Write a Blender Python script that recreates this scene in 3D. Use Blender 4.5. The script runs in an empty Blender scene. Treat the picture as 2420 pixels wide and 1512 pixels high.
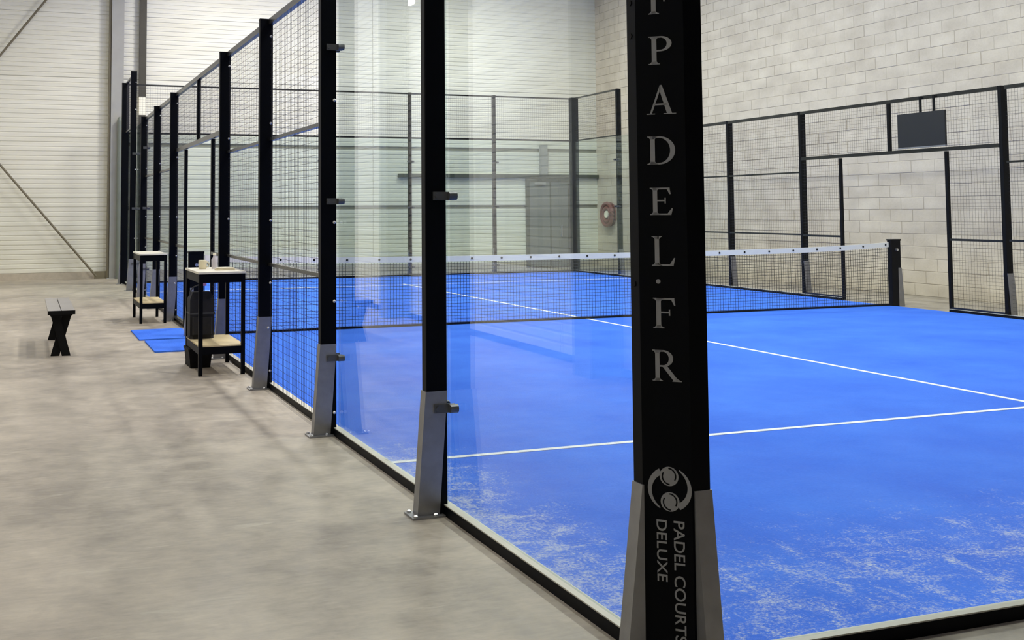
import bpy, bmesh, math, random
from mathutils import Matrix, Vector
random.seed(7)
S = bpy.context.scene
COL = S.collection

# ------------------------------------------------------------------ camera
FPX, YAW, PIT, ROL = 2637.72, 0.351089, 0.0599637, -0.00552523
EYE = Vector((-1.86737, -3.02619, 1.42948))
cy, sy, cp, sp, cr, sr = math.cos(YAW), math.sin(YAW), math.cos(PIT), math.sin(PIT), math.cos(ROL), math.sin(ROL)
_r = Vector((cy, -sy, 0)); _f = Vector((sy, cy, 0)); _u = Vector((0, 0, 1))
FWD = _f * cp + _u * sp
_u2 = -_f * sp + _u * cp
RGT = _r * cr + _u2 * sr
UPV = -_r * sr + _u2 * cr
cam = bpy.data.cameras.new('camera')
cam.sensor_width = 36.0
cam.lens = FPX / 2420 * 36.0
cam.shift_x = 183.29 / 2420
cam.shift_y = -417.82 / 2420
cam.clip_start = 0.05
cam.clip_end = 200
co = bpy.data.objects.new('camera', cam)
COL.objects.link(co)
co.matrix_world = Matrix(((RGT.x, UPV.x, -FWD.x, EYE.x), (RGT.y, UPV.y, -FWD.y, EYE.y), (RGT.z, UPV.z, -FWD.z, EYE.z), (0, 0, 0, 1)))
S.camera = co


def pix(p):
    d = Vector(p) - EYE
    w = d.dot(FWD)
    if w < 0.1:
        return None
    return 1210 - 183.29 + FPX * d.dot(RGT) / w, 756 - 417.82 - FPX * d.dot(UPV) / w


# ------------------------------------------------------------------ world, lights, exposure
S.view_settings.view_transform = 'Standard'
S.view_settings.look = 'None'
S.view_settings.gamma = 1.0
S.view_settings.use_curve_mapping = False
S.view_settings.exposure = 0.0
S.cycles.max_bounces = 10
S.cycles.diffuse_bounces = 5
S.cycles.glossy_bounces = 5
S.cycles.transparent_max_bounces = 24
S.cycles.sample_clamp_indirect = 6.0
w = bpy.data.worlds.new('world')
S.world = w
w.use_nodes = True
w.node_tree.nodes['Background'].inputs[0].default_value = (0.8, 0.85, 0.9, 1)
w.node_tree.nodes['Background'].inputs[1].default_value = 0.05
LAMP_H = 7.3
LAMP_SPOTS = [(2.4, 3.0), (7.6, 3.0), (2.4, 8.5), (7.6, 8.5), (2.4, 14.0), (7.6, 14.0), (2.4, 19.0), (7.6, 19.0), (-1.6, 16.5), (-1.6, 8.5), (-1.6, 0.5)]
LAMP_W = [185, 265, 190, 285, 190, 285, 225, 270, 60, 60, 60]
for (lx, ly), pw in zip(LAMP_SPOTS, LAMP_W):
    li = bpy.data.lights.new('hall_light', 'AREA')
    li.shape = 'RECTANGLE'
    li.size, li.size_y = 0.5, 1.1
    li.energy = pw
    li.color = (1.0, 0.97, 0.90)
    lo = bpy.data.objects.new('hall_light', li)
    COL.objects.link(lo)
    lo.location = (lx, ly, LAMP_H - 0.06)


# ------------------------------------------------------------------ materials
def lin(r, g, b):
    f = lambda c: (c / 255 / 12.92) if c / 255 <= 0.04045 else ((c / 255 + 0.055) / 1.055) ** 2.4
    return (f(r), f(g), f(b), 1)


class NT:
    def __init__(s, name):
        s.m = bpy.data.materials.new(name)
        s.m.use_nodes = True
        s.t = s.m.node_tree
        s.b = s.t.nodes['Principled BSDF']
        s.out = s.t.nodes['Material Output']

    def n(s, typ, **kw):
        o = s.t.nodes.new(typ)
        for k, v in kw.items():
            if k.startswith('i_'):
                o.inputs[k[2:].replace('_', ' ')].default_value = v
            elif k.startswith('n_'):
                o.inputs[int(k[2:])].default_value = v
            else:
                setattr(o, k, v)
        return o

    def l(s, a, b):
        s.t.links.new(a, b)

    def math(s, op, a, b=None, c=None, clamp=False):
        o = s.t.nodes.new('ShaderNodeMath')
        o.operation = op
        o.use_clamp = clamp
        for i, v in enumerate((a, b, c)):
            if v is None:
                continue
            if isinstance(v, (int, float)):
                o.inputs[i].default_value = v
            else:
                s.l(v, o.inputs[i])
        return o.outputs[0]

    def rng(s, v, a, b, c=0.0, d=1.0, smooth=False):
        o = s.t.nodes.new('ShaderNodeMapRange')
        if smooth:
            o.interpolation_type = 'SMOOTHSTEP'
        s.l(v, o.inputs[0])
        for i, x in enumerate((a, b, c, d)):
            o.inputs[i + 1].default_value = x
        return o.outputs[0]

    def mix(s, f, a, b):
        o = s.t.nodes.new('ShaderNodeMix')
        o.data_type = 'RGBA'
        if isinstance(f, (int, float)):
            o.inputs[0].default_value = f
        else:
            s.l(f, o.inputs[0])
        for i, v in ((6, a), (7, b)):
            if isinstance(v, tuple):
                o.inputs[i].default_value = v
            else:
                s.l(v, o.inputs[i])
        return o.outputs[2]

    def pos(s, scale=(1, 1, 1), rot=(0, 0, 0)):
        g = s.t.nodes.new('ShaderNodeNewGeometry')
        m = s.t.nodes.new('ShaderNodeMapping')
        m.inputs['Scale'].default_value = scale
        m.inputs['Rotation'].default_value = rot
        s.l(g.outputs['Position'], m.inputs['Vector'])
        return m.outputs[0]

    def noise(s, vec, scale, detail=4, rough=0.55, dist=0.0):
        o = s.t.nodes.new('ShaderNodeTexNoise')
        o.inputs['Scale'].default_value = scale
        o.inputs['Detail'].default_value = detail
        o.inputs['Roughness'].default_value = rough
        o.inputs['Distortion'].default_value = dist
        s.l(vec, o.inputs['Vector'])
        return o.outputs[0]

    def bump(s, h, strength, dist):
        o = s.t.nodes.new('ShaderNodeBump')
        o.inputs['Strength'].default_value = strength
        o.inputs['Distance'].default_value = dist
        s.l(h, o.inputs['Height'])
        s.l(o.outputs[0], s.b.inputs['Normal'])


def plain(name, rgb, rough=0.5, metal=0.0, var=0.08, scale=6.0, spec=0.5):
    t = NT(name)
    c = lin(*rgb)
    d = tuple(x * (1 - var) for x in c[:3]) + (1,)
    e = tuple(min(1, x * (1 + var)) for x in c[:3]) + (1,)
    nz = t.noise(t.pos(), scale, 5)
    t.l(t.mix(t.rng(nz, 0.3, 0.7), d, e), t.b.inputs['Base Color'])
    t.b.inputs['Roughness'].default_value = rough
    t.b.inputs['Metallic'].default_value = metal
    t.b.inputs['Specular IOR Level'].default_value = spec
    return t.m


M = {}
M['black'] = plain('black_paint', (6, 8, 14), 0.45, 0, 0.15, 4, 0.08)
M['black_wire'] = plain('black_wire', (34, 32, 32), 0.6, 0, 0.1, 4, 0.2)
M['fence_wire'] = plain('dark_grey_fence_wire', (50, 49, 52), 0.5, 0, 0.1, 4, 0.3)
M['black_gloss'] = plain('glossy_black_rail', (14, 15, 18), 0.26, 0, 0.15, 4, 0.6)
M['galva'] = plain('galvanised_steel', (150, 150, 152), 0.42, 0.75, 0.10, 14)
M['steel'] = plain('bright_steel', (205, 205, 205), 0.3, 0.9, 0.05, 20)
M['alu'] = plain('aluminium', (196, 194, 182), 0.5, 0.2, 0.06, 5)
M['white'] = plain('white_band', (255, 247, 226), 0.7, 0, 0.03, 8)
M['line'] = plain('court_line_white', (232, 236, 238), 0.85, 0, 0.12, 30)
M['letter'] = plain('grey_lettering', (146, 147, 150), 0.5, 0, 0.05, 20)
M['ply'] = plain('plywood', (214, 196, 152), 0.6, 0, 0.10, 5)
M['pale_board'] = plain('pale_board', (226, 222, 206), 0.5, 0, 0.05, 5)
M['cream'] = plain('cream_ceramic', (226, 216, 186), 0.4, 0, 0.05, 10)
M['cloth'] = plain('pale_cloth', (214, 204, 176), 0.9, 0, 0.1, 20)
M['bag'] = plain('black_bag_fabric', (28, 28, 32), 0.8, 0, 0.2, 30)
M['bagtrim'] = plain('dark_grey_webbing', (70, 72, 74), 0.7, 0, 0.1, 30)
M['pink'] = plain('pink_tag', (214, 160, 214), 0.5, 0, 0.05, 10)
M['steelgrey'] = plain('painted_grey_steel', (158, 157, 152), 0.5, 0.0, 0.06, 3)
M['colgrey'] = plain('dull_grey_steel', (122, 126, 119), 0.5, 0.0, 0.06, 3)
M['rod'] = plain('brown_grey_rod', (112, 104, 84), 0.5, 0.0, 0.08, 5)
M['pipe'] = plain('dark_brown_pipe', (62, 58, 48), 0.5, 0, 0.1, 5)
M['webshade'] = plain('grey_green_web_shade', (112, 118, 108), 0.5, 0, 0.08, 3)  # flat tone for the shading on the column web
M['doorgrey'] = plain('door_grey', (116, 120, 117), 0.5, 0, 0.06, 3)
M['girt'] = plain('dark_girt', (70, 74, 66), 0.6, 0, 0.08, 3)
M['red'] = plain('hose_red', (138, 84, 78), 0.5, 0, 0.1, 20)
M['mortar'] = plain('mortar', (188, 178, 163), 0.95, 0, 0.08, 12)
M['ceil'] = plain('ceiling_deck', (186, 186, 182), 0.7, 0, 0.05, 2)
M['frontwall'] = plain('front_wall_grey', (120, 118, 112), 0.8, 0, 0.1, 2)
M['screen'] = plain('scoreboard_black', (22, 24, 29), 0.45, 0, 0.1, 4, 0.4)
M['bench'] = plain('bench_top_grey', (150, 146, 142), 0.35, 0, 0.08, 8)
M['rubber'] = plain('black_rubber', (8, 8, 9), 0.7, 0, 0.1, 10, 0.2)
M['clampgrey'] = plain('dark_steel_clamp', (96, 97, 98), 0.4, 0.6, 0.1, 14)


def cladding():
    t = NT('white_cladding')
    p = t.pos((0.25, 0.25, 6.0))
    n1 = t.noise(p, 1.3, 4)
    n2 = t.noise(t.pos((0.6, 0.6, 0.6)), 0.8, 2)
    f = t.math('ADD', t.math('MULTIPLY', n1, 0.6), t.math('MULTIPLY', n2, 0.4))
    t.l(t.mix(t.rng(f, 0.35, 0.65), lin(222, 219, 204), lin(234, 232, 220)), t.b.inputs['Base Color'])
    t.b.inputs['Roughness'].default_value = 0.5
    t.b.inputs['Specular IOR Level'].default_value = 0.3
    return t.m


M['clad'] = cladding()
M['cladgap'] = plain('cladding_joint_grey', (165, 163, 152), 0.7, 0, 0.05, 2)


def blocks():
    t = NT('concrete_block')
    oi = t.n('ShaderNodeObjectInfo')
    n1 = t.noise(t.pos(), 1.7, 5, 0.6)
    n2 = t.noise(t.pos(), 28, 4, 0.7)
    n3 = t.noise(t.pos((1, 2.0, 5.0)), 1.0, 0)
    f = t.math('ADD', t.math('MULTIPLY', n1, 0.5), t.math('MULTIPLY', n2, 0.25))
    f = t.math('ADD', f, t.math('MULTIPLY', n3, 0.30))
    f = t.math('ADD', f, t.math('MULTIPLY', oi.outputs['Random'], 0.07))
    t.l(t.mix(t.rng(f, 0.36, 0.74), lin(190, 178, 162), lin(220, 209, 192)), t.b.inputs['Base Color'])
    t.b.inputs['Roughness'].default_value = 0.92
    t.b.inputs['Specular IOR Level'].default_value = 0.2
    t.bump(n2, 0.35, 0.01)
    return t.m


M['block'] = blocks()


def concrete():
    t = NT('polished_concrete')
    a = t.noise(t.pos((1, 0.75, 1)), 0.7, 6, 0.6, 0.4)
    b = t.noise(t.pos((1, 1, 1), (0, 0, 0.3)), 5.0, 7, 0.62, 0.3)
    c = t.noise(t.pos((0.6, 2.2, 1), (0, 0, -0.5)), 16.0, 4, 0.65)
    f = t.math('ADD', t.math('MULTIPLY', a, 0.5), t.math('ADD', t.math('MULTIPLY', b, 0.35), t.math('MULTIPLY', c, 0.15)))
    t.l(t.mix(t.rng(f, 0.40, 0.60), lin(143, 135, 123), lin(192, 182, 166)), t.b.inputs['Base Color'])
    # paler worn scuffs
    s1 = t.noise(t.pos((0.5, 2.6, 1), (0, 0, -0.25)), 2.6, 6, 0.7, 0.6)
    sc = t.rng(s1, 0.58, 0.72, 0, 0.65, True)
    base = t.mix(t.rng(f, 0.40, 0.60), lin(143, 135, 123), lin(192, 182, 166))
    t.l(t.mix(sc, base, lin(200, 194, 178)), t.b.inputs['Base Color'])
    t.l(t.rng(b, 0.3, 0.7, 0.42, 0.6), t.b.inputs['Roughness'])
    t.b.inputs['Specular IOR Level'].default_value = 0.45
    t.bump(c, 0.08, 0.01)
    return t.m


M['floor'] = concrete()


def turf(sand=True):
    t = NT('blue_turf' if sand else 'blue_turf_mat')
    g = t.n('ShaderNodeNewGeometry')
    sx = t.n('ShaderNodeSeparateXYZ')
    t.l(g.outputs['Position'], sx.inputs[0])
    X, Y = sx.outputs[0], sx.outputs[1]
    a = t.noise(t.pos(), 1.1, 5, 0.6)
    fine = t.noise(t.pos((1, 0.5, 1)), 90, 3, 0.7)
    f = t.math('ADD', t.math('MULTIPLY', a, 0.6), t.math('MULTIPLY', fine, 0.4))
    col = t.mix(t.rng(f, 0.34, 0.66), lin(50, 103, 222), lin(72, 130, 243))
    if sand:
        st = t.noise(t.pos((1.0, 1.9, 1), (0, 0, 0.3)), 3.4, 9, 0.74, 0.35)
        st2 = t.noise(t.pos((2.0, 1.0, 1), (0, 0, 0.5)), 3.6, 9, 0.76, 0.5)
        gr = t.noise(t.pos(), 70, 4, 0.85)
        mnear = t.rng(Y, 2.5, 0.5, 0.0, 1.0, True)
        mside = t.math('MULTIPLY', t.rng(X, 1.2, 0.15, 0.0, 1.15, True), t.rng(Y, 4.6, 3.0, 0.0, 1.0, True))
        mnet = t.math('MULTIPLY', t.rng(Y, 8.0, 9.3, 0.0, 0.5, True), t.rng(Y, 12.0, 10.2, 0, 1))
        mm = t.math('MAXIMUM', t.math('MAXIMUM', t.math('MAXIMUM', mnear, mside), mnet), 0.22)
        v = t.math('ADD', t.math('MULTIPLY', t.math('MAXIMUM', st, t.math('MULTIPLY', st2, 1.0)), 0.75), t.math('MULTIPLY', gr, 0.62))
        thr = t.math('ADD', v, t.math('MULTIPLY', mm, 0.245))
        sand_f = t.math('MULTIPLY', t.rng(thr, 0.92, 1.12, 0, 1, True), t.rng(mm, 0.0, 0.55, 0.12, 0.85))
        col = t.mix(sand_f, col, lin(206, 212, 226))
    t.l(col, t.b.inputs['Base Color'])
    t.b.inputs['Roughness'].default_value = 0.9
    t.b.inputs['Specular IOR Level'].default_value = 0.15
    t.bump(fine, 0.4, 0.01)
    return t.m


M['turf'] = turf(True)
M['matturf'] = turf(False)


def glass():
    t = NT('clear_glass')
    t.t.nodes.remove(t.b)
    g = t.n('ShaderNodeNewGeometry')
    d = t.n('ShaderNodeVectorMath', operation='DOT_PRODUCT')
    t.l(g.outputs['Incoming'], d.inputs[0])
    t.l(g.outputs['Normal'], d.inputs[1])
    c = t.math('SUBTRACT', 1.0, t.math('ABSOLUTE', d.outputs['Value']), clamp=True)
    fr = t.math('ADD', 0.04, t.math('MULTIPLY', t.math('POWER', c, 5.0), 0.96), clamp=True)
    tr = t.n('ShaderNodeBsdfTransparent')
    tr.inputs[0].default_value = (0.915, 0.955, 0.945, 1)
    gl = t.n('ShaderNodeBsdfGlossy')
    gl.inputs['Roughness'].default_value = 0.0
    gl.inputs[0].default_value = (1, 1, 1, 1)
    mx = t.n('ShaderNodeMixShader')
    t.l(fr, mx.inputs[0])
    t.l(tr.outputs[0], mx.inputs[1])
    t.l(gl.outputs[0], mx.inputs[2])
    t.l(mx.outputs[0], t.out.inputs[0])
    return t.m


M['glass'] = glass()


def emis(name, rgb, s):
    t = NT(name)
    t.b.inputs['Base Color'].default_value = lin(240, 240, 235)
    t.b.inputs['Emission Color'].default_value = lin(*rgb)
    t.b.inputs['Emission Strength'].default_value = s
    return t.m


M['lamp'] = emis('lamp_diffuser', (255, 248, 232), 12)
M['flood'] = emis('floodlight_glass', (255, 248, 225), 30)


def plastic():
    t = NT('clear_plastic')
    t.b.inputs['Base Color'].default_value = lin(226, 220, 226)
    t.b.inputs['Roughness'].default_value = 0.2
    t.b.inputs['Alpha'].default_value = 0.6
    return t.m


M['plastic'] = plastic()


# ------------------------------------------------------------------ mesh helpers
class MB:
    def __init__(s):
        s.v, s.f = [], []

    def hexa(s, lo4, hi4):
        b = len(s.v)
        s.v += [tuple(p) for p in lo4] + [tuple(p) for p in hi4]
        s.f += [(b + 3, b + 2, b + 1, b), (b + 4, b + 5, b + 6, b + 7)]
        for i in range(4):
            j = (i + 1) % 4
            s.f.append((b + i, b + j, b + 4 + j, b + 4 + i))
        return s

    def box(s, x0, x1, y0, y1, z0, z1):
        return s.hexa([(x0, y0, z0), (x1, y0, z0), (x1, y1, z0), (x0, y1, z0)], [(x0, y0, z1), (x1, y0, z1), (x1, y1, z1), (x0, y1, z1)])

    def cham(s, x0, x1, y0, y1, z0, z1, c):
        return s.prism([(x0 + c, y0), (x1 - c, y0), (x1, y0 + c), (x1, y1 - c), (x1 - c, y1), (x0 + c, y1), (x0, y1 - c), (x0, y0 + c)], z0, z1)

    def prism(s, pts, z0, z1, top=None):
        b, n = len(s.v), len(pts)
        top = top or pts
        s.v += [(x, y, z0) for x, y in pts] + [(x, y, z1) for x, y in top]
        s.f += [tuple(range(b + n - 1, b - 1, -1)), tuple(range(b + n, b + 2 * n))]
        for i in range(n):
            j = (i + 1) % n
            s.f.append((b + i, b + j, b + n + j, b + n + i))
        return s

    def tube(s, pts, r, n=8, cap=True):
        pts = [Vector(p) for p in pts]
        b0 = len(s.v)
        for i, p in enumerate(pts):
            d = (pts[min(i + 1, len(pts) - 1)] - pts[max(i - 1, 0)]).normalized()
            a = d.cross(Vector((0, 0, 1)))
            if a.length < 1e-3:
                a = d.cross(Vector((1, 0, 0)))
            a.normalize()
            e = d.cross(a)
            rr = r[i] if isinstance(r, (list, tuple)) else r
            for k in range(n):
                t = 2 * math.pi * k / n
                s.v.append(tuple(p + a * (rr * math.cos(t)) + e * (rr * math.sin(t))))
        for i in range(len(pts) - 1):
            for k in range(n):
                k2 = (k + 1) % n
                s.f.append((b0 + i * n + k, b0 + i * n + k2, b0 + (i + 1) * n + k2, b0 + (i + 1) * n + k))
        if cap:
            s.f.append(tuple(range(b0 + n - 1, b0 - 1, -1)))
            e0 = b0 + (len(pts) - 1) * n
            s.f.append(tuple(range(e0, e0 + n)))
        return s

    def wire(s, p, q, r):
        return s.tube([p, q], r, 3, False)

    def grid_yz(s, x, y0, y1, z0, z1, pitch, r):
        n = max(1, round((y1 - y0) / pitch))
        for i in range(1, n):
            y = y0 + (y1 - y0) * i / n
            s.wire((x, y, z0), (x, y, z1), r)
        n = max(1, round((z1 - z0) / pitch))
        for i in range(1, n):
            z = z0 + (z1 - z0) * i / n
            s.wire((x + r, y0, z), (x + r, y1, z), r)
        return s

    def mesh(s, name, mat, smooth=False):
        m = bpy.data.meshes.new(name)
        m.from_pydata(s.v, [], s.f)
        bm = bmesh.new()
        bm.from_mesh(m)
        bmesh.ops.recalc_face_normals(bm, faces=bm.faces)
        bm.to_mesh(m)
        bm.free()
        if smooth:
            for p in m.polygons:
                p.use_smooth = True
            try:
                m.set_sharp_from_angle(angle=math.radians(40))
            except Exception:
                pass
        m.materials.append(mat)
        return m


def link(name, me, parent=None, mat4=None):
    o = bpy.data.objects.new(name, me)
    COL.objects.link(o)
    if parent:
        o.parent = parent
    if mat4 is not None:
        o.matrix_local = mat4
    return o


def part(name, mb, mat, parent, smooth=False, label=None):
    me = mb.mesh(name, M[mat], smooth) if isinstance(mb, MB) else mb
    o = link(name, me, parent)
    if label:
        o['label'] = label
    return o


def tag(o, label, cat, group=None):
    o['label'] = label
    o['category'] = cat
    if group:
        o['group'] = group
    return o


def thing(name, label, cat, loc=(0, 0, 0), rz=0.0, group=None):
    o = bpy.data.objects.new(name, None)
    o.empty_display_size = 0.1
    COL.objects.link(o)
    o.location = loc
    o.rotation_euler = (0, 0, rz)
    return tag(o, label, cat, group)


def struct(name, mb=None, mat=None):
    o = link(name, mb.mesh(name, M[mat]) if mb else None)
    o['kind'] = 'structure'
    return o


# ------------------------------------------------------------------ the hall
XL, XR, YF, YB, ZC = -2.95, 11.8, -9.0, 22.3, 8.0
struct('floor', MB().box(XL - .3, XR + .3, YF - .3, YB + .3, -0.2, 0.0), 'floor')
ceil = struct('ceiling', MB().box(XL - .3, XR + .3, YF - .3, YB + .3, ZC, ZC + .2), 'ceil')
struct('wall_front', MB().box(XL - .3, XR + .3, YF - .2, YF, 0, ZC), 'frontwall')


def ribs(mb, u0, u1, z0, z1, to3, depth=0.014, pitch=0.1):
    """horizontal trapezoid ribs between z0 and z1; to3(u, out, z) gives the point"""
    n = max(1, round((z1 - z0) / pitch))
    h = (z1 - z0) / n
    prof = []
    for i in range(n):
        a = z0 + i * h
        prof += [(a, depth), (a + h * 0.66, depth), (a + h * 0.76, 0.0), (a + h * 0.92, 0.0)]
    prof.append((z1, depth))
    b = len(mb.v)
    for z, d in prof:
        mb.v += [to3(u0, d, z), to3(u1, d, z)]
    for i in range(len(prof) - 1):
        k = b + 2 * i
        mb.f.append((k, k + 1, k + 3, k + 2))
    # closed back and ends
    q = len(mb.v)
    mb.v += [to3(u0, -0.05, z0), to3(u1, -0.05, z0), to3(u0, -0.05, z1), to3(u1, -0.05, z1)]
    e = b + 2 * (len(prof) - 1)
    mb.f += [(q, q + 2, q + 3, q + 1), (b, q, q + 1, b + 1), (e, e + 1, q + 3, q + 2)]
    mb.f += [tuple([q] + [b + 2 * i for i in range(len(prof))] + [q + 2]), tuple([q + 1] + [b + 1 + 2 * i for i in range(len(prof))] + [q + 3])]


wb = struct('wall_back', MB().box(XL - .3, XR + .3, YB, YB + .2, 0, ZC), 'cladgap')
bays = [(-2.95, -0.06, 0.0), (-0.05, 5.83, 0.08), (5.84, 11.8, 0.08)]
for bi, (u0, u1, gap) in enumerate(bays):
    z = 0.15
    while z < ZC - 0.05:
        z1 = min(ZC, z + 1.4)
        mb = MB()
        ribs(mb, u0, u1, z, z1 - (gap if z < 2.9 else 0.004), lambda u, d, zz: (u, YB - 0.05 - d, zz))
        part('panel', mb, 'clad', wb)
        z = z1
wl = struct('wall_left', MB().box(XL - .2, XL, YF, YB, 0, ZC), 'cladgap')
for k in range(4):
    y0 = YF + k * (YB - YF) / 4
    y1 = YF + (k + 1) * (YB - YF) / 4
    z = 0.07
    while z < ZC - 0.05:
        z1 = min(ZC, z + 2.0)
        mb = MB()
        ribs(mb, y0, y1 - 0.01, z, z1, lambda u, d, zz: (XL + 0.05 + d, u, zz), 0.012)
        part('panel', mb, 'clad', wl)
        z = z1
struct('baseboard_back', MB().box(XL, XR, YB - 0.09, YB, 0, 0.145), 'mortar')
struct('baseboard_left', MB().box(XL, XL + 0.07, YF, YB, 0, 0.065), 'girt')

# right wall: concrete blocks, 0.5 x 0.2 m, running bond
wr = struct('wall_right', MB().box(XR, XR + .25, YF, YB + .2, 0, ZC), 'mortar')
cells = []
nz = 40
for k in range(nz):
    z0 = k * 0.2
    y = 3.0 - (0.25 if k % 2 else 0.0)
    while y < YB:
        ya, yb = y + 0.005, min(YB, y + 0.495)
        cells.append((ya, yb, z0 + 0.004, z0 + 0.194))
        y += 0.5


def cell_key(c):
    yc, zc = (c[0] + c[1]) / 2, (c[2] + c[3]) / 2
    p = pix((XR, yc, zc))
    if p is None or not (-10 < p[0] < 2430 and -10 < p[1] < 1520):
        return 1e6 + yc
    return (Vector((XR, yc, zc)) - EYE).length + (3.5 if zc < 3.0 else 0)


cells.sort(key=cell_key)
bcache = {}
rest = MB()
for i, (ya, yb, za, zb) in enumerate(cells):
    out = 0.009 + random.uniform(-0.003, 0.003)
    if i < 300:
        key = round(yb - ya, 3)
        if key not in bcache:
            L = yb - ya
            m = MB()
            c = 0.003
            m.hexa([(0.012, 0, 0), (0.012, L, 0), (0.012, L, .19), (0.012, 0, .19)], [(-c, 0, 0), (-c, L, 0), (-c, L, .19), (-c, 0, .19)])
            m.hexa([(-c, 0, 0), (-c, L, 0), (-c, L, .19), (-c, 0, .19)], [(-2 * c, c, c), (-2 * c, L - c, c), (-2 * c, L - c, .19 - c), (-2 * c, c, .19 - c)])
            bcache[key] = m.mesh('block', M['block'])
        o = link('block', bcache[key], wr)
        o.location = (XR + 0.010 - out, ya, za)
    else:
        rest.box(XR - out, XR + 0.01, ya, yb, za, zb)
o = part('blockwork', rest, 'block', wr)
o['kind'] = 'stuff'


# steel columns against the left wall (seen mirrored in the glass) and on the back wall
def column(name, x, y, w, d, h, along_x):
    c = struct(name)
    t = 0.016
    if along_x:      # flanges parallel to the back wall
        part('flange', MB().box(x - w / 2, x + w / 2, y, y + t, 0, h), 'steelgrey', c)
        part('flange', MB().box(x - w / 2, x + w / 2, y + d - t, y + d, 0, h), 'steelgrey', c)
        part('web', MB().box(x - t / 2, x + t / 2, y + t, y + d - t, 0, h), 'steelgrey', c)
    else:
        part('flange', MB().box(x, x + t, y - w / 2, y + w / 2, 0, h), 'colgrey', c)
        part('flange', MB().box(x + d - t, x + d, y - w / 2, y + w / 2, 0, h), 'colgrey', c)
        part('web', MB().box(x + t, x + d - t, y - t / 2, y + t / 2, 0, h), 'colgrey', c)
    part('base_plate', MB().box(x - w * .7, x + w * .7, y - 0.08 if along_x else y - w * .7, y + d if along_x else y + w * .7, 0, 0.02), 'steelgrey', c) if along_x else None
    return c


column('trim_1', -0.03, 21.98, 0.26, 0.24, ZC, True)
for k, yy in enumerate((5.6, 11.25, 16.9)):
    column('trim_%d' % (k + 2), XL + 0.09, yy, 0.32, 0.30, ZC, False)
struct('trim_6', MB().box(-0.205, -0.165, 22.02, 22.24, 0, ZC), 'rod')  # dark strip standing in for the shaded gap beside the column
gt = struct('trim_5', MB().box(6.45, XR, YB - 0.16, YB - 0.06, 2.215, 2.30), 'girt')
part('hanger', MB().box(10.17, 10.36, YB - 0.15, YB - 0.06, 2.30, 3.05), 'steelgrey', gt)
part('upright', MB().box(7.12, 7.17, YB - 0.14, YB - 0.06, 0, 2.21), 'steelgrey', gt)

# dark door in the back wall
d1 = struct('door_1', MB().box(9.86, 10.92, YB - 0.13, YB - 0.06, 0.02, 2.13), 'doorgrey')
part('jamb', MB().box(9.78, 9.86, YB - 0.15, YB - 0.06, 0, 2.20), 'girt', d1)
part('jamb', MB().box(10.92, 11.0, YB - 0.15, YB - 0.06, 0, 2.20), 'girt', d1)
part('head', MB().box(9.86, 10.92, YB - 0.15, YB - 0.06, 2.13, 2.20), 'girt', d1)
part('leaf_joint', MB().box(10.42, 10.45, YB - 0.14, YB - 0.12, 0.03, 2.12), 'girt', d1)
part('closer', MB().box(10.0, 10.3, YB - 0.17, YB - 0.13, 2.05, 2.11), 'steelgrey', d1)
part('handle', MB().tube([(10.72, YB - 0.17, 1.05), (10.72, YB - 0.17, 0.75)], 0.02, 8).box(10.70, 10.74, YB - 0.17, YB - 0.12, 1.0, 1.04).box(10.70, 10.74, YB - 0.17, YB - 0.12, 0.78, 0.82), 'steel', d1)

# cross bracing rods on the back wall, left bay
r1 = thing('brace_rod', 'brown-grey steel brace rod rising leftwards from the base of the wall column', 'brace', (-0.3, 22.08, 0))
part('rod', MB().tube([(-0.12, 0, 0.06), (-2.62, 0, 3.08)], 0.024, 8), 'rod', r1, True)
part('gusset', MB().box(-0.16, 0.12, -0.01, 0.01, 0.0, 0.16), 'rod', r1)
r2 = thing('brace_rod', 'brown-grey steel brace rod sloping up towards the column high on the cladding', 'brace', (-0.3, 22.08, 0))
part('rod', MB().tube([(-2.62, 0, 4.05), (0.15, 0, 7.85)], 0.024, 8), 'rod', r2, True)
part('gusset', MB().box(-2.63, -2.5, -0.01, 0.01, 3.97, 4.15), 'rod', r2)

# rain pipe, and an upright for the column web shading
p1 = thing('rain_pipe', 'dark brown square downpipe with a white lower collar on the cladding', 'pipe', (0.51, 22.13, 0))
part('pipe', MB().box(-0.075, 0.075, -0.05, 0.05, 3.95, ZC - 0.01), 'pipe', p1)
part('collar', MB().box(-0.07, 0.07, -0.045, 0.045, 3.55, 3.95), 'white', p1, label='white pipe collar')
part('pipe', MB().box(-0.07, 0.07, -0.05, 0.05, 0, 3.55), 'pipe', p1)
p2 = thing('web_shade_upright', 'grey-green capped upright standing in for web shading beside the wall column', 'pipe', (-0.02, 21.88, 0))  # added upright, stands in for shading on the lower column web
part('pipe', MB().tube([(0.04, 0, 0), (0.04, 0, 3.40)], 0.055, 12), 'webshade', p2, True)
part('cap', MB().tube([(0.04, 0, 3.40), (0.04, 0, 3.45), (0.04, 0, 3.48)], [0.055, 0.045, 0.015], 12), 'webshade', p2, True)

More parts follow.
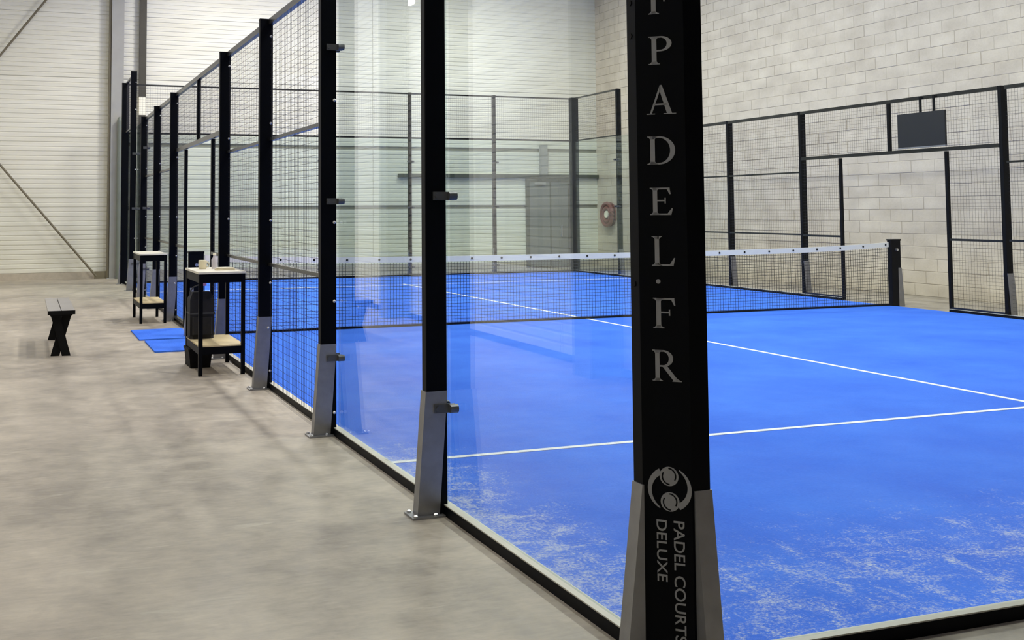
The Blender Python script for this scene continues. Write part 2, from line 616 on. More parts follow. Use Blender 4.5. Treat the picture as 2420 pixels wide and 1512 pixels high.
# lamps (out of the frame, but they light the hall and glint in the panes)
hl, dl = MB().box(-.3, .3, -.6, .6, 0, .10).mesh('lamp_housing', M['steelgrey']), MB().box(-.26, .26, -.56, .56, -.02, .0).mesh('diffuser', M['lamp'])
for lx, ly in LAMP_SPOTS:
    h = link('lamp_housing', hl, ceil)
    h.location = (lx, ly, LAMP_H)
    link('diffuser', dl, h)
    for yy in (-.4, .4):
        part('hanger', MB().box(-.01, .01, yy - .01, yy + .01, .1, ZC - LAMP_H), 'steel', h)
for k, (yy, zz) in enumerate(((10.63, 4.17), (8.92, 3.86))):
    t = thing('wall_floodlight', ('white floodlight on the wall by the aisle, mirrored beside the second glass post', 'white floodlight on the wall by the aisle, mirrored right of the second glass post')[k], 'lamp', (XL + 0.09, yy, zz))
    part('housing', MB().box(-.02, .10, -.11, .11, -.08, .08), 'steelgrey', t)
    part('glass', MB().box(.10, .106, -.09, .09, -.06, .06), 'flood', t)

# hose reel on the block wall
t = thing('hose_reel', 'red and white hose reel hanging on the block wall behind the corner glass', 'hose reel', (XR - 0.02, 21.55, 1.30))
ring = [(-0.10, 0.27 * math.cos(a * math.pi / 12), 0.27 * math.sin(a * math.pi / 12)) for a in range(25)]
part('hose', MB().tube(ring, 0.05, 8), 'red', t, True)
part('hose', MB().tube([(-.1, y * 0.62, z * 0.62) for _, y, z in ring], 0.045, 8), 'red', t, True)
part('hub', MB().tube([(-0.02, 0, 0), (-0.13, 0, 0)], 0.09, 12), 'white', t, True, 'white hub')
part('back_plate', MB().tube([(0, 0, 0), (-0.03, 0, 0)], 0.30, 20), 'red', t)

# ------------------------------------------------------------------ court surface
ct = tag(link('court_turf', MB().box(0.045, 9.955, 0.045, 19.955, 0.0, 0.012).mesh('court_turf', M['turf'])), 'blue artificial turf court floor with white lines and sand streaks', 'turf')
zl = 0.0125


def line(x0, x1, y0, y1):
    part('court_line', MB().box(x0, x1, y0, y1, 0.011, 0.0145), 'line', ct)


line(0.05, 9.95, 3.025, 3.075)
line(0.05, 9.95, 17.25, 17.30)
line(4.975, 5.025, 2.83, 17.5)

for k, (x0, x1, y0, y1) in enumerate(((-0.655, -0.06, 9.85, 10.92), (-0.61, -0.06, 8.69, 9.73))):
    tag(link('turf_mat', MB().cham(x0, x1, y0, y1, 0.0, 0.014, 0.01).mesh('turf_mat', M['matturf'])),
        ('blue turf mat on the concrete, between the two stands, farther from the bag', 'blue turf mat on the concrete, right behind the stand with the bag')[k], 'mat')


# ------------------------------------------------------------------ base rails
def base_rail(label, loc, rz, y0, y1):
    t = thing('base_rail', label, 'rail', loc, rz)
    part('channel', MB().box(0.0, 0.045, y0, y1, 0.0, 0.046), 'black', t)
    part('top_strip', MB().box(0.001, 0.044, y0, y1, 0.046, 0.051), 'alu', t, label='pale grey top strip')


HP = math.pi / 2
base_rail('black base rail with pale top under the near side glass and mesh', (0, 0, 0), 0, 0.05, 8.9)
base_rail('black base rail under the side panels beyond the door with blue mats', (0, 0, 0), 0, 11.05, 19.93)
base_rail('black base rail under the block-wall side mesh, on the scoreboard side of the net post', (10, 0, 0), math.pi, -8.93, -5.0)
base_rail('black base rail under the block-wall side panels beyond the net', (10, 0, 0), math.pi, -19.93, -11.07)
base_rail('black base rail under the far end glass', (0, 20, 0), -HP, 0.06, 9.94)
base_rail('black base rail with pale top at the end by the lettered post', (10, 0, 0), HP, 0.06, 9.915)

# ------------------------------------------------------------------ fence posts
_cache = {}


def shared(key, fn):
    if key not in _cache:
        _cache[key] = fn()
    return _cache[key]


def bracket_mb():
    m = MB()
    z0, z1 = 0.008, 0.578
    m.hexa([(-0.132, -0.034, z0), (-0.022, -0.034, z0), (-0.022, 0.034, z0), (-0.132, 0.034, z0)],
           [(-0.089, -0.034, z1), (0.019, -0.034, z1), (0.019, 0.034, z1), (-0.089, 0.034, z1)])
    return m


def bolt_mb(r=0.011, h=0.012):
    return MB().tube([(0, 0, 0), (0, 0, h * .6), (0, 0, h)], [r, r, r * .5], 6)


def screw_mb():
    return MB().tube([(0, 0.002, 0), (0, -0.004, 0), (0, -0.008, 0)], [0.011, 0.010, 0.004], 8)


def clamp_mb():
    m = MB()
    m.box(-0.048, 0.055, -0.043, -0.031, -0.020, 0.020)
    m.tube([(0.022, -0.058, 0), (0.062, -0.058, 0)], 0.020, 10)
    m.tube([(-0.030, -0.043, 0), (-0.030, -0.050, 0)], 0.013, 8)
    return m


def clamp2_mb():
    m = MB()
    m.box(-0.048, 0.055, 0.031, 0.043, -0.020, 0.020)
    m.tube([(0.022, 0.058, 0), (0.062, 0.058, 0)], 0.020, 10)
    return m


def fence_post(label, loc, rz, h, clamps=(), screws=(), bracket=True, w=(-0.085, 0.02, 0.03), group=None):
    t = thing('fence_post', label, 'post', loc, rz, group)
    body = shared(('post', h, w), lambda: MB().cham(w[0], w[1], -w[2], w[2], 0.0, h - 0.004, 0.004).mesh('post_body', M['black']))
    link('post_body', body, t)
    link('cap', shared(('cap', h, w), lambda: MB().box(w[0] - .002, w[1] + .002, -w[2] - .002, w[2] + .002, h - 0.004, h + .004).mesh('cap', M['black'])), t)
    if bracket:
        o = link('foot_bracket', shared('brk', lambda: bracket_mb().mesh('foot_bracket', M['galva'])), t)
        o['label'] = 'grey galvanised foot bracket'
        link('base_plate', shared('bp', lambda: MB().box(-0.165, -0.004, -0.065, 0.065, 0.0, 0.009).mesh('base_plate', M['galva'])), t)
        for bx, by in ((-0.148, -0.05), (-0.148, 0.05), (-0.05, -0.05), (-0.05, 0.05)):
            o = link('bolt', shared('bolt', lambda: bolt_mb().mesh('bolt', M['steel'])), t)
            o.location = (bx, by, 0.009)
        o = link('bracket_bolt', shared('sc', lambda: screw_mb().mesh('screw', M['steel'])), t)
        o.location = (-0.012, -0.034, 0.49)
    for z in screws:
        o = link('screw', shared('sc', lambda: screw_mb().mesh('screw', M['steel'])), t)
        o.location = (0.004, -0.032, z)
    for z in clamps:
        o = link('clamp', shared('cl', lambda: clamp_mb().mesh('clamp', M['clampgrey'])), t)
        o.location = (0, 0, z)
        o = link('clamp', shared('cl2', lambda: clamp2_mb().mesh('clamp', M['clampgrey'])), t)
        o.location = (0, 0, z)
    return t


GC = (0.49, 1.49, 2.49)
SC = (0.145, 0.85, 1.355, 2.145, 2.86)
ords = ['first', 'second', 'third', 'fourth', 'fifth', 'sixth', 'seventh', 'eighth', 'ninth']
left = [(2, 4.0, (0.497, 1.497, 2.497), ()), (4, 4.0, GC, SC[:4]), (6, 3.0, (), SC), (8, 3.0, (), SC), (12, 3.0, (), SC), (14, 3.0, (), SC), (16, 3.0, GC, SC), (18, 4.0, GC, (0.95, 2.2, 3.3, 3.8))]
llab = ['black fence post between the two big glass panes along the aisle',
        'black aisle-side fence post where the glass ends and the wire mesh begins',
        'black aisle-side fence post between the two mesh panels next to the glass',
        'black aisle-side fence post beside the stand with the bag, at the door opening',
        'black aisle-side fence post just beyond the door opening with the blue mats',
        'black aisle-side fence post next beyond the door opening, behind the white-topped stand',
        'black aisle-side fence post in front of the dark downpipe, where mesh gives way to glass',
        'tall black aisle-side fence post, one before the far court corner']
for (y, h, cl, scs), lb in zip(left, llab):
    fence_post(lb, (0, y, 0), 0, h, cl, scs)
right = [(8, 3.0, (), (0.6, 1.3, 2.3)), (12, 3.0, (), (0.6, 1.3, 2.3)), (14, 3.0, (), ()), (16, 3.0, GC, ()), (18, 4.0, GC, ())]
rlab = ['black block-wall side fence post just right of the black scoreboard',
        'black block-wall side fence post at the net-far edge of the opening under the scoreboard',
        'black block-wall side fence post next beyond the door opening, half-way to the lettered post',
        'black block-wall side fence post hidden behind the lettered corner post',
        'tall black block-wall side fence post in front of the red hose reel']
for (y, h, cl, scs), lb in zip(right, rlab):
    fence_post(lb, (10, y, 0), math.pi, h, cl, scs)
blab = ['slim black post of the far end glass, first from the corner by the downpipe',
        'slim black post of the far end glass, second from the corner by the downpipe',
        'slim black post of the far end glass, third from the downpipe corner',
        'slim black post of the far end glass, next to the broad far corner post']
for x, lb in zip((2, 4, 6, 8), blab):
    fence_post(lb, (x, 20, 0), -HP, 4.0, (0.2, 1.49, 2.49), (), True, (-0.085, 0.02, 0.03))
fence_post('broad black corner post at the far end beside the block wall', (10, 20, 0), -HP, 4.0, (), (), True, (-0.1, 0.06, 0.085))
fence_post('black corner post at the far end beside the wall column', (0, 20, 0), 0, 4.0, (), (0.95, 2.2, 3.2, 3.7), True, (-0.085, 0.05, 0.05))

# ------------------------------------------------------------------ lettered corner post
T = thing('corner_post', 'large black corner post with white vertical letters and a two-ball emblem', 'post', (0, 0, 0))
A2, B2 = Vector((-0.1, -0.017, 0)), Vector((0.005, -0.122, 0))
part('post_body', MB().prism([(-0.1, 0.035), (-0.1, -0.017), (0.005, -0.122), (0.068, -0.122), (0.068, -0.06), (0.02, -0.012), (-0.03, 0.035)], 0.0, 4.0), 'black', T)
# brackets (one on each flange), flaring outwards towards the floor
part('foot_bracket', MB().hexa([(-0.172, -0.022, 0.008), (-0.102, -0.022, 0.008), (-0.102, 0.038, 0.008), (-0.172, 0.038, 0.008)],
                               [(-0.104, -0.022, 0.598), (-0.098, -0.022, 0.598), (-0.098, 0.038, 0.598), (-0.104, 0.038, 0.598)]), 'galva', T, label='grey galvanised foot bracket')
part('foot_bracket', MB().hexa([(0.012, -0.190, 0.008), (0.072, -0.190, 0.008), (0.072, -0.124, 0.008), (0.012, -0.124, 0.008)],
                               [(0.012, -0.126, 0.592), (0.072, -0.126, 0.592), (0.072, -0.119, 0.592), (0.012, -0.119, 0.592)]), 'galva', T, label='grey galvanised foot bracket')
part('base_plate', MB().box(-0.20, -0.09, -0.06, 0.07, 0, 0.009), 'galva', T)
part('base_plate', MB().box(-0.02, 0.10, -0.22, -0.11, 0, 0.009), 'galva', T)
for z in (2.072, 1.968, 1.2):
    o = link('screw_hole', shared('hole', lambda: MB().tube([(0, 0, 0), (-0.003, 0, 0)], 0.009, 8).mesh('screw_hole', M['rubber'])), T)
    o.location = (-0.0995, 0.012, z)
U = (B2 - A2).normalized()
NRM = Vector((-math.sqrt(.5), -math.sqrt(.5), 0))
MID = (A2 + B2) / 2


def face_mat(u, z, off=0.0):
    p = MID + U * u + NRM * off
    return Matrix(((U.x, 0, NRM.x, p.x), (U.y, 0, NRM.y, p.y), (0, 1, 0, z), (0, 0, 0, 1)))


def arc_pts(cx, cy, rx, ry, a0, a1, n=14):
    return [(cx + rx * math.cos(math.radians(a0 + (a1 - a0) * i / n)), cy + ry * math.sin(math.radians(a0 + (a1 - a0) * i / n))) for i in range(n + 1)]


def ring(cx, cy, ro, ri, a0, a1, n=16, c2=None):
    o = arc_pts(cx, cy, ro[0], ro[1], a0, a1, n)
    i_ = arc_pts(c2[0] if c2 else cx, c2[1] if c2 else cy, ri[0], ri[1], a0, a1, n)
    return [[o[k], o[k + 1], i_[k + 1], i_[k]] for k in range(n)]


SW, TH = 0.15, 0.055


def serif_v(x, w, y, up, l=0.10, r=0.10):
    s = 1 if up else -1
    return [[(x - l, y), (x + w + r, y), (x + w + r, y + s * .03), (x - l, y + s * .03)],
            [(x - l * .6, y + s * .03), (x + w + r * .6, y + s * .03), (x + w, y + s * .10), (x, y + s * .10)]]


def stem(x, w=SW, l=0.10, r=0.10, top=True, bot=True):
    return [[(x, 0), (x + w, 0), (x + w, 1), (x, 1)]] + (serif_v(x, w, 0, True, l, r) if bot else []) + (serif_v(x, w, 1, False, l, r) if top else [])


def glyph(c):
    P = []
    if c in 'FE':
        P += stem(0.12)
        P += [[(0.27, .945), (.70, .945), (.70, 1), (.27, 1)], [(.60, .945), (.70, .945), (.73, .76), (.69, .76)]]
        P += [[(.27, .50), (.54, .50), (.54, .555), (.27, .555)], [(.52, .42), (.56, .42), (.56, .63), (.52, .63)]]
        if c == 'E':
            P += [[(.27, 0), (.74, 0), (.74, .055), (.27, .055)], [(.62, .055), (.74, .0), (.80, .25), (.76, .25)]]
    elif c == 'L':
        P += stem(0.12)
        P += [[(.27, 0), (.74, 0), (.74, .055), (.27, .055)], [(.62, .055), (.74, .0), (.80, .27), (.76, .27)]]
    elif c in 'PR':
        P += stem(0.12)
        P += [[(.27, .945), (.38, .945), (.38, 1), (.27, 1)], [(.27, .46), (.38, .46), (.38, .51), (.27, .51)]]
        P += ring(.38, .73, (.36, .27), (.21, .22), -90, 90)
        if c == 'R':
            P += [[(.36, .48), (.52, .50), (.92, .03), (.74, .03)], [(.70, 0), (1.02, 0), (1.02, .03), (.72, .03)], [(.80, .03), (.90, .03), (.98, .03), (.83, .12)]]
    elif c == 'D':
        P += stem(0.12)
        P += [[(.27, .945), (.40, .945), (.40, 1), (.27, 1)], [(.27, 0), (.40, 0), (.40, .055), (.27, .055)]]
        P += ring(.40, .5, (.52, .50), (.36, .445), -90, 90, 20)
    elif c == 'A':
        P += [[(.10, .03), (.17, .03), (.50, .93), (.46, 1.03)], [(.70, .03), (.88, .03), (.53, 1.03), (.46, 1.03), (.43, .90)]]
        P += [[(.25, .32), (.70, .32), (.68, .375), (.27, .375)]]
        P += [[(-.02, 0), (.28, 0), (.28, .03), (-.02, .03)], [(.58, 0), (1.02, 0), (1.02, .03), (.58, .03)]]
    elif c == '.':
        P += [arc_pts(0.5, 0.5, .5, .5, 0, 337.5, 15)]
    return P


def flat(polys, w, h, th=0.0012):
    xs = [p[0] for q in polys for p in q]
    ys = [p[1] for q in polys for p in q]
    x0, x1, y0 = min(xs), max(xs), min(0, min(ys)) * 0
    m = MB()
    for q in polys:
        pts = [((p[0] - (x0 + x1) / 2) * w / (x1 - x0), (p[1] - y0) * h) for p in q]
        ar = sum(pts[i][0] * pts[(i + 1) % len(pts)][1] - pts[(i + 1) % len(pts)][0] * pts[i][1] for i in range(len(pts)))
        if ar < 0:
            pts = pts[::-1]
        m.prism(pts, 0, th)
    return m


for c, uc, z0, wd, hh in (('F', 0.001, 2.028, .068, .088), ('P', .002, 1.872, .072, .087), ('A', .0025, 1.7185, .091, .087), ('D', 0.0, 1.565, .086, .086), ('E', -.002, 1.411, .070, .083),
                          ('L', .0015, 1.257, .071, .090), ('.', -.016, 1.203, .014, .014), ('F', .001, 1.069, .068, .091), ('R', .006, .911, .088, .093)):
    o = part('letter', flat(glyph(c), wd, hh), 'letter', T)
    o.matrix_local = face_mat(uc, z0, 0.0002)

# emblem: two crescents round two balls
R = 0.066
pl = []
for k in range(24):       # left crescent, thick at the top
    a, b = 118 + (k / 24) * 125, 118 + ((k + 1) / 24) * 125
    ta, tb = R * (0.24 * (1 - k / 24) ** 0.8 + 0.05), R * (0.24 * (1 - (k + 1) / 24) ** 0.8 + 0.05)
    pa, pb = (math.cos(math.radians(a)), math.sin(math.radians(a))), (math.cos(math.radians(b)), math.sin(math.radians(b)))
    pl.append([(R * pa[0], R * pa[1]), (R * pb[0], R * pb[1]), ((R - tb) * pb[0], (R - tb) * pb[1]), ((R - ta) * pa[0], (R - ta) * pa[1])])
for s in (1, -1):
    m = MB()
    for q in pl:
        m.prism([(s * x, s * y) for x, y in q], 0, 0.0012)
    o = part('emblem_crescent', m, 'letter', T)
    o.matrix_local = face_mat(0.0075, 0.592, 0.0002)
for s in (1, -1):
    m = MB().prism(arc_pts(0, 0, .0285, .0285, 0, 345, 23), 0, 0.0014)
    o = part('emblem_ball', m, 'letter', T)
    o.matrix_local = face_mat(0.0075 - 0.001 * s, 0.592 + 0.0375 * s, 0.0002)
    sm = MB()
    cs = ((-.030, -.012), (.016, .028)) if s > 0 else ((-.018, -.028), (.030, .012))
    for (cx, cyy), (a0, a1) in zip(((.012, -.006), (-.012, .006)), ((148, 268), (-32, 88))):
        for q in ring(cx * 0.2, cyy * 0.2, (.0245, .0245), (.0205, .0205), a0, a1, 12):
            sm.prism(q[::-1], 0.0014, 0.0018)
    o2 = part('seam', sm, 'black', o)


def text_mesh(body, size, spacing=1.0):
    cu = bpy.data.curves.new('text', 'FONT')
    cu.body = body
    cu.size = size
    cu.extrude = 0.0006
    cu.offset = size * 0.008
    cu.space_character = spacing
    ob = bpy.data.objects.new('text', cu)
    COL.objects.link(ob)
    bpy.context.view_layer.update()
    me = bpy.data.meshes.new_from_object(ob.evaluated_get(bpy.context.evaluated_depsgraph_get()))
    bpy.data.objects.remove(ob)
    bpy.data.curves.remove(cu)
    me.materials.clear()
    me.materials.append(M['letter'])
    return me


def text_part(body, capw, length, ubase, ztop):
    me = text_mesh(body, 0.05)
    xs = [v.co.x for v in me.vertices]
    ys = [v.co.y for v in me.vertices]
    kx, ky = length / (max(xs) - min(xs)), capw / (max(ys) - min(ys))
    x0, y0 = min(xs), min(ys)
    for v in me.vertices:
        v.co.x = (v.co.x - x0) * kx
        v.co.y = (v.co.y - y0) * ky
    o = link('lettering', me, T)
    p = MID + U * ubase + NRM * 0.0008
    o.matrix_local = Matrix(((0, U.x, NRM.x, p.x), (0, U.y, NRM.y, p.y), (-1, 0, 0, ztop), (0, 0, 0, 1)))


text_part('PADEL COURTS', 0.033, 0.354, 0.0175, 0.500)
text_part('DELUXE', 0.031, 0.181, -0.034, 0.4995)


# ------------------------------------------------------------------ glass panes
def pane(label, loc, rz, y0, y1, z1=3.0):
    t = tag(link('glass_panel', MB().box(0.028, 0.040, y0, y1, 0.052, z1 - 0.01).mesh('glass_panel', M['glass'])), label, 'glass panel')
    t.location = loc
    t.rotation_euler = (0, 0, rz)


pane('clear side glass pane next to the lettered corner post', (0, 0, 0), 0, 0.06, 1.995)
pane('clear side glass pane second from the lettered corner post, before the mesh', (0, 0, 0), 0, 2.005, 3.985)
pane('clear side glass pane on the aisle side just beyond the far mesh', (0, 0, 0), 0, 16.01, 17.99)
pane('clear side glass pane on the aisle side touching the far court corner', (0, 0, 0), 0, 18.01, 19.94)
pane('clear glass pane on the block-wall side, one before the far corner', (10, 0, 0), math.pi, -17.99, -16.01)
pane('clear glass pane on the block-wall side touching the far corner', (10, 0, 0), math.pi, -19.9, -18.01)
pane('clear end glass pane right of the lettered corner post', (10, 0, 0), HP, 8.005, 9.90)
far_l = ['clear far end glass pane by the wall column corner', 'clear far end glass pane second from the wall column corner', 'clear far end glass pane middle of the five',
         'clear far end glass pane in front of the steel girt left of the door', 'clear far end glass pane in front of the dark grey door']
for k in range(5):
    pane(far_l[k], (0, 20, 0), -HP, 2 * k + (0.06 if k == 0 else 0.005), 2 * k + (1.90 if k == 4 else 1.995))


# ------------------------------------------------------------------ wire mesh panels
PITCH = 0.048


def mesh_panel(label, loc, rz, uprights=(), rails=(), nets=()):
    t = thing('mesh_panel', label, 'fence panel', loc, rz)
    for y, z0, z1, wd in uprights:
        part('upright', MB().box(-0.02, 0.02, y - wd / 2, y + wd / 2, z0, z1), 'black', t)
    for z, y0, y1, th in rails:
        part('top_rail' if z > 2.9 and th > .04 else 'rail', MB().box(-0.02, 0.02, y0, y1, z - th / 2, z + th / 2), 'black_gloss', t)
    m = MB()
    for y0, y1, z0, z1 in nets:
        m.grid_yz(0, y0, y1, z0, z1, PITCH, 0.0014)
    o = part('wire_mesh', m, 'fence_wire', t)
    o['kind'] = 'stuff'


def side_mesh(x, spans, header, doors, upper):
    for lb, y0, y1 in spans:
        mesh_panel(lb, (x, 0, 0), 0, (), [(2.975, y0, y1, .05), (2.01, y0, y1, .026), (1.0, y0, y1, .026)],
                   [(y0, y1, .053, .987), (y0, y1, 1.013, 1.997), (y0, y1, 2.023, 2.95)])
    mesh_panel(header, (x, 0, 0), 0, [(10, 2.255, 2.95, .05)], [(2.975, 8.03, 11.97, .05), (2.23, 8.03, 11.97, .05)], [(8.03, 9.975, 2.255, 2.95), (10.025, 11.97, 2.255, 2.95)])
    mesh_panel(doors[0], (x, 0, 0), 0, [(8.93, 0.02, 2.2, .045)], [(.99, 8.03, 8.91, .03), (.06, 8.03, 8.91, .03)], [(8.03, 8.91, .075, .975), (8.03, 8.91, 1.005, 2.2)])
    mesh_panel(doors[1], (x, 0, 0), 0, [(11.06, 0.02, 2.2, .045)], [(.99, 11.08, 11.97, .03), (.06, 11.08, 11.97, .03)], [(11.08, 11.97, .075, .975), (11.08, 11.97, 1.005, 2.2)])
    mesh_panel(upper, (x, 0, 0), 0, (), [(3.985, 18.03, 19.93, .03), (3.005, 18.03, 19.93, .03)], [(18.03, 19.93, 3.02, 3.97)])


side_mesh(0.0, [('tall aisle-side mesh panel adjoining the second glass pane', 4.03, 5.97), ('tall aisle-side mesh panel beside the stand with the bag', 6.03, 7.97),
                  ('tall aisle-side mesh panel just beyond the door with blue mats', 12.03, 13.97), ('tall aisle-side mesh panel by the dark downpipe, before the far glass', 14.03, 15.97)],
          'black mesh header over the aisle door opening with a short middle upright',
          ('narrow mesh side panel of the aisle door, behind the items on the stand', 'narrow mesh side panel of the aisle door, beyond the opening'),
          'upper mesh panel above the aisle-side corner glass')
side_mesh(10.0, [('tall mesh panel against the block wall at the picture edge, past the scoreboard post', 6.03, 7.92), ('tall mesh panel against the block wall, left of the door opening', 12.03, 13.97),
                 ('tall mesh panel against the block wall, next to the lettered post', 14.03, 15.97)],
          'black mesh header carrying the scoreboard over the block-wall door opening',
          ('narrow mesh side panel below and right of the scoreboard', 'narrow mesh side panel at the net end of the block-wall door opening'),
          'upper mesh panel above the glass by the red hose reel')
for k in range(5):
    lb = ['upper mesh panel of the far end by the wall column corner', 'upper mesh panel of the far end, second from the wall column corner', 'upper mesh panel of the far end, middle of the five',
          'upper mesh panel of the far end above the girt left of the door', 'upper mesh panel of the far end above the dark grey door'][k]
    y0, y1 = 2 * k + .03, 2 * k + 1.97
    mesh_panel(lb, (0, 20, 0), -HP, (), [(3.975, y0, y1, .03), (3.005, y0, y1, .035)], [(y0, y1, 3.02, 3.96)])

# ------------------------------------------------------------------ the net
nt = thing('court_net', 'black court net with a white top band across the blue turf', 'net', (0, 10, 0))


def ztop(x):
    return 0.858 + 0.075 * (abs(x - 5) / 5) ** 4


mb = MB()
N = 40
for i in range(N):
    x0, x1 = 0.08 + 9.84 * i / N, 0.08 + 9.84 * (i + 1) / N
    a, b = ztop(x0), ztop(x1)
    mb.hexa([(x0, -.007, a - .07), (x1, -.007, b - .07), (x1, .007, b - .07), (x0, .007, a - .07)], [(x0, -.007, a), (x1, -.007, b), (x1, .007, b), (x0, .007, a)])
part('top_band', mb, 'white', nt, label='white top band')
mb = MB()
n = 246
for i in range(n + 1):
    x = 0.08 + 9.84 * i / n
    mb.wire((x, 0, 0.03), (x, 0, ztop(x) - .06), 0.0028)
for k in range(20):
    f = k / 20
    pts = []
    for i in range(13):
        x = 0.08 + 9.84 * i / 12
        pts.append((x, 0.002, 0.045 + (ztop(x) - 0.10) * f))
    mb.tube(pts, 0.0028, 3, False)
o = part('netting', mb, 'black_wire', nt)
o['kind'] = 'stuff'
part('bottom_band', MB().box(0.08, 9.92, -.004, .004, 0.014, 0.040), 'rubber', nt)
ey = MB().tube([(0, 0.009, 0), (0, -0.012, 0)], 0.014, 8).mesh('eyelet', M['rubber'])
for k in range(25):
    x = 0.156 + 0.4045 * k
    if 0.1 < x < 9.9:
        link('eyelet', ey, nt).location = (x, 0, ztop(x) - 0.033)
for k, (x, s, lb) in enumerate(((-0.02, -1, 'dark net post just above the stand with the bag'), (10.02, 1, 'dark net post in front of the block-wall door opening'))):
    t = thing('net_post', lb, 'post', (x, 10, 0))
    part('post_body', MB().cham(-.085, .085, -.045, .045, 0.0, .95, .006), 'black', t)
    part('cap', MB().box(-.09, .09, -.05, .05, .95, .972), 'black', t)
    part('foot_bracket', MB().hexa([(s * .03 - .0, -.048, 0.0), (s * .13, -.048, 0.0), (s * .13, .048, 0.0), (s * .03, .048, 0.0)] if s > 0 else [(-.13, -.048, 0), (-.03, -.048, 0), (-.03, .048, 0), (-.13, .048, 0)],
                                  [(.03, -.048, .56), (.09, -.048, .56), (.09, .048, .56), (.03, .048, .56)] if s > 0 else [(-.09, -.048, .56), (-.03, -.048, .56), (-.03, .048, .56), (-.09, .048, .56)]), 'galva', t, label='grey galvanised foot bracket')
    part('winder', MB().tube([(0, -.045, .82), (0, -.075, .82)], .02, 8), 'steel', t)

# ------------------------------------------------------------------ scoreboard
t = thing('scoreboard', 'blank black scoreboard hanging from the mesh header above the door opening', 'scoreboard', (9.955, 9.31, 0))
part('board', MB().box(-.03, .0, -.44, .44, 2.285, 2.765), 'screen', t)
part('lit_bottom_edge', MB().box(-.034, .004, -.44, .44, 2.268, 2.285), 'galva', t)  # paler strip that gives the black board its lit lower edge
for y in (-0.22, 0.03):
    part('hanger', MB().box(-.004, .014, y - .018, y + .018, 2.765, 2.985), 'black', t)


# ------------------------------------------------------------------ courtside stands
def stand(label, x0, x1, y0, y1, zt, zs, top):
    cx, cyy = (x0 + x1) / 2, (y0 + y1) / 2
    t = thing('courtside_stand', label, 'stand', (cx, cyy, 0))
    a, b, c, d = x0 - cx, x1 - cx, y0 - cyy, y1 - cyy
    lg = .034
    for lx in (a, b - lg):
        for ly in (c, d - lg):
            part('leg', MB().box(lx, lx + lg, ly, ly + lg, 0, zt - .018), 'black', t)
    for nm, z0, z1 in (('apron', zt - .095, zt - .018), ('shelf_frame', zs - .078, zs - .012)):
        for bx in ((a + .004, b - .004, c + .004, c + .022), (a + .004, b - .004, d - .022, d - .004), (a + .004, a + .022, c + .022, d - .022), (b - .022, b - .004, c + .022, d - .022)):
            part(nm, MB().box(*bx, z0, z1), 'black', t)
    part('top_board', MB().box(a - .006, b + .006, c - .006, d + .006, zt - .018, zt), 'pale_board', t, label='pale top board')
    part('shelf_board', MB().prism([(a + .036, c + .004), (b - .036, c + .004), (b - .036, c + .036), (b - .004, c + .036), (b - .004, d - .036), (b - .036, d - .036), (b - .036, d - .004), (a + .036, d - .004), (a + .036, d - .036), (a + .004, d - .036), (a + .004, c + .036), (a + .036, c + .036)], zs - .014, zs), top, t, label='light wooden lower shelf')
    return t


stand('black steel stand with a bag on its plywood shelf and small items on top', -.435, -.030, 6.87, 7.72, .900, .262, 'ply')
stand('black steel stand with an empty pale top beyond the blue mats', -.475, -.140, 11.76, 12.72, .890, .268, 'ply')

t = thing('cream_mug', 'round cream mug on the stand top beside the dark net post', 'mug', (-.325, 7.42, .900))
m = MB()
m.tube([(0, 0, 0), (0, 0, .01), (0, 0, .045), (0, 0, .082)], [.030, .036, .038, .036], 14)
part('cup', m, 'cream', t, True)
part('handle', MB().tube([(.034 + .026 * math.sin(a * math.pi / 8), 0, .040 + .024 * math.cos(a * math.pi / 8)) for a in range(9)], .005, 6), 'cream', t, True)
t = thing('drink_bottle', 'small clear plastic bottle on the stand top behind the pale cloth', 'bottle', (-.215, 7.42, .900))
part('body', MB().tube([(0, 0, 0), (0, 0, .085), (0, 0, .105), (0, 0, .125)], [.028, .030, .016, .013], 12), 'plastic', t, True)
part('cap', MB().tube([(0, 0, .125), (0, 0, .142)], .015, 10), 'white', t, True)
t = thing('folded_cloth', 'small folded pale cloth lying on the stand top', 'cloth', (-.165, 7.15, .900))
m = MB()
m.cham(-.085, .085, -.06, .06, 0, .012, .012)
m.cham(-.075, .08, -.055, .05, .012, .022, .014)
part('layers', m, 'cloth', t)
t = thing('sports_bag', 'black sports bag with curved strap standing on the plywood shelf', 'bag', (-.335, 7.52, .262))
part('body', MB().cham(-.10, .12, -.10, .10, 0, .03, .03).prism([(-.10, -.10), (.12, -.10), (.12, .10), (-.10, .10)], .03, .36).prism([(-.10, -.10), (.12, -.10), (.12, .10), (-.10, .10)], .36, .425, [(-.07, -.05), (.09, -.05), (.09, .05), (-.07, .05)]), 'bag', t)
part('pocket', MB().cham(-.08, .10, -.125, -.10, .04, .20, .01), 'bag', t)
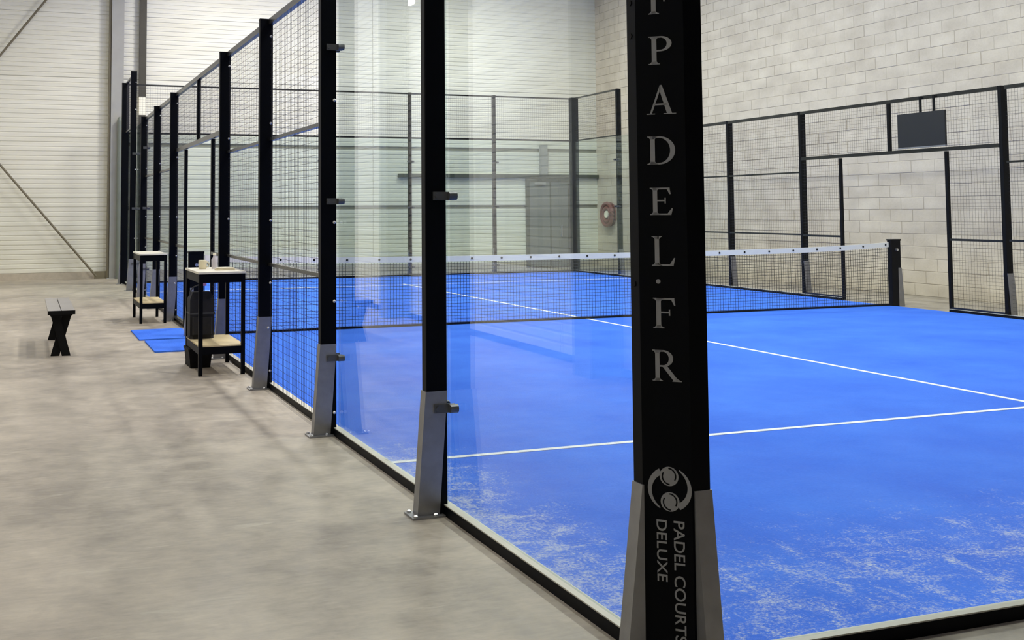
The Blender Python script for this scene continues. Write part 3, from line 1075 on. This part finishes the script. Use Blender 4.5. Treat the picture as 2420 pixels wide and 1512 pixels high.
part('band', MB().box(-.104, .124, -.104, .104, .225, .24), 'bagtrim', t, label='grey webbing band')
part('strap', MB().tube([(-.10, -.06, .40), (-.095, -.08, .44), (-.07, -.10, .475), (-.03, -.12, .495), (.02, -.13, .502)], .007, 6), 'bagtrim', t, True, 'thin grey strap')
part('tag', MB().cham(.012, .042, -.140, -.132, .485, .515, .006), 'pink', t, False, 'small pink tag')
t = thing('storage_box', 'black storage box under the plywood shelf on the concrete', 'box', (-.34, 7.56, 0))
m = MB()
m.hexa([(-.09, -.15, 0), (.09, -.15, 0), (.09, .15, 0), (-.09, .15, 0)], [(-.105, -.17, .155), (.105, -.17, .155), (.105, .17, .155), (-.105, .17, .155)])
part('body', m, 'rubber', t)
part('lid', MB().cham(-.112, .112, -.178, .178, .155, .175, .01), 'rubber', t)

# ------------------------------------------------------------------ bench
t = thing('bench', 'small black bench with crossed legs and a two-plank grey top on the concrete', 'bench', (-1.515, 9.6, 0))
for x0, x1 in ((-.128, -.004), (.004, .128)):
    part('plank', MB().box(x0, x1, -.90, .90, .432, .455), 'bench', t, label='grey top plank')
for yy in (-.78, .70):
    for s in (1, -1):
        m = MB()
        m.hexa([(s * -.095, yy - .012 + .013 * s, 0), (s * -.012, yy - .012 + .013 * s, 0), (s * -.012, yy + .012 + .013 * s, 0), (s * -.095, yy + .012 + .013 * s, 0)],
               [(s * .012, yy - .012 + .013 * s, .405), (s * .10, yy - .012 + .013 * s, .405), (s * .10, yy + .012 + .013 * s, .405), (s * .012, yy + .012 + .013 * s, .405)])
        part('leg', m, 'rubber', t)
    part('crossbar', MB().hexa([(-.10, yy - .028, .395), (.10, yy - .028, .395), (.10, yy + .028, .395), (-.10, yy + .028, .395)], [(-.126, yy - .028, .432), (.126, yy - .028, .432), (.126, yy + .028, .432), (-.126, yy + .028, .432)]), 'rubber', t)
part('stretcher', MB().box(-.015, .015, -.76, .68, .19, .235), 'rubber', t)
part('edge', MB().box(-.130, .130, -.912, -.90, .418, .457), 'rubber', t)
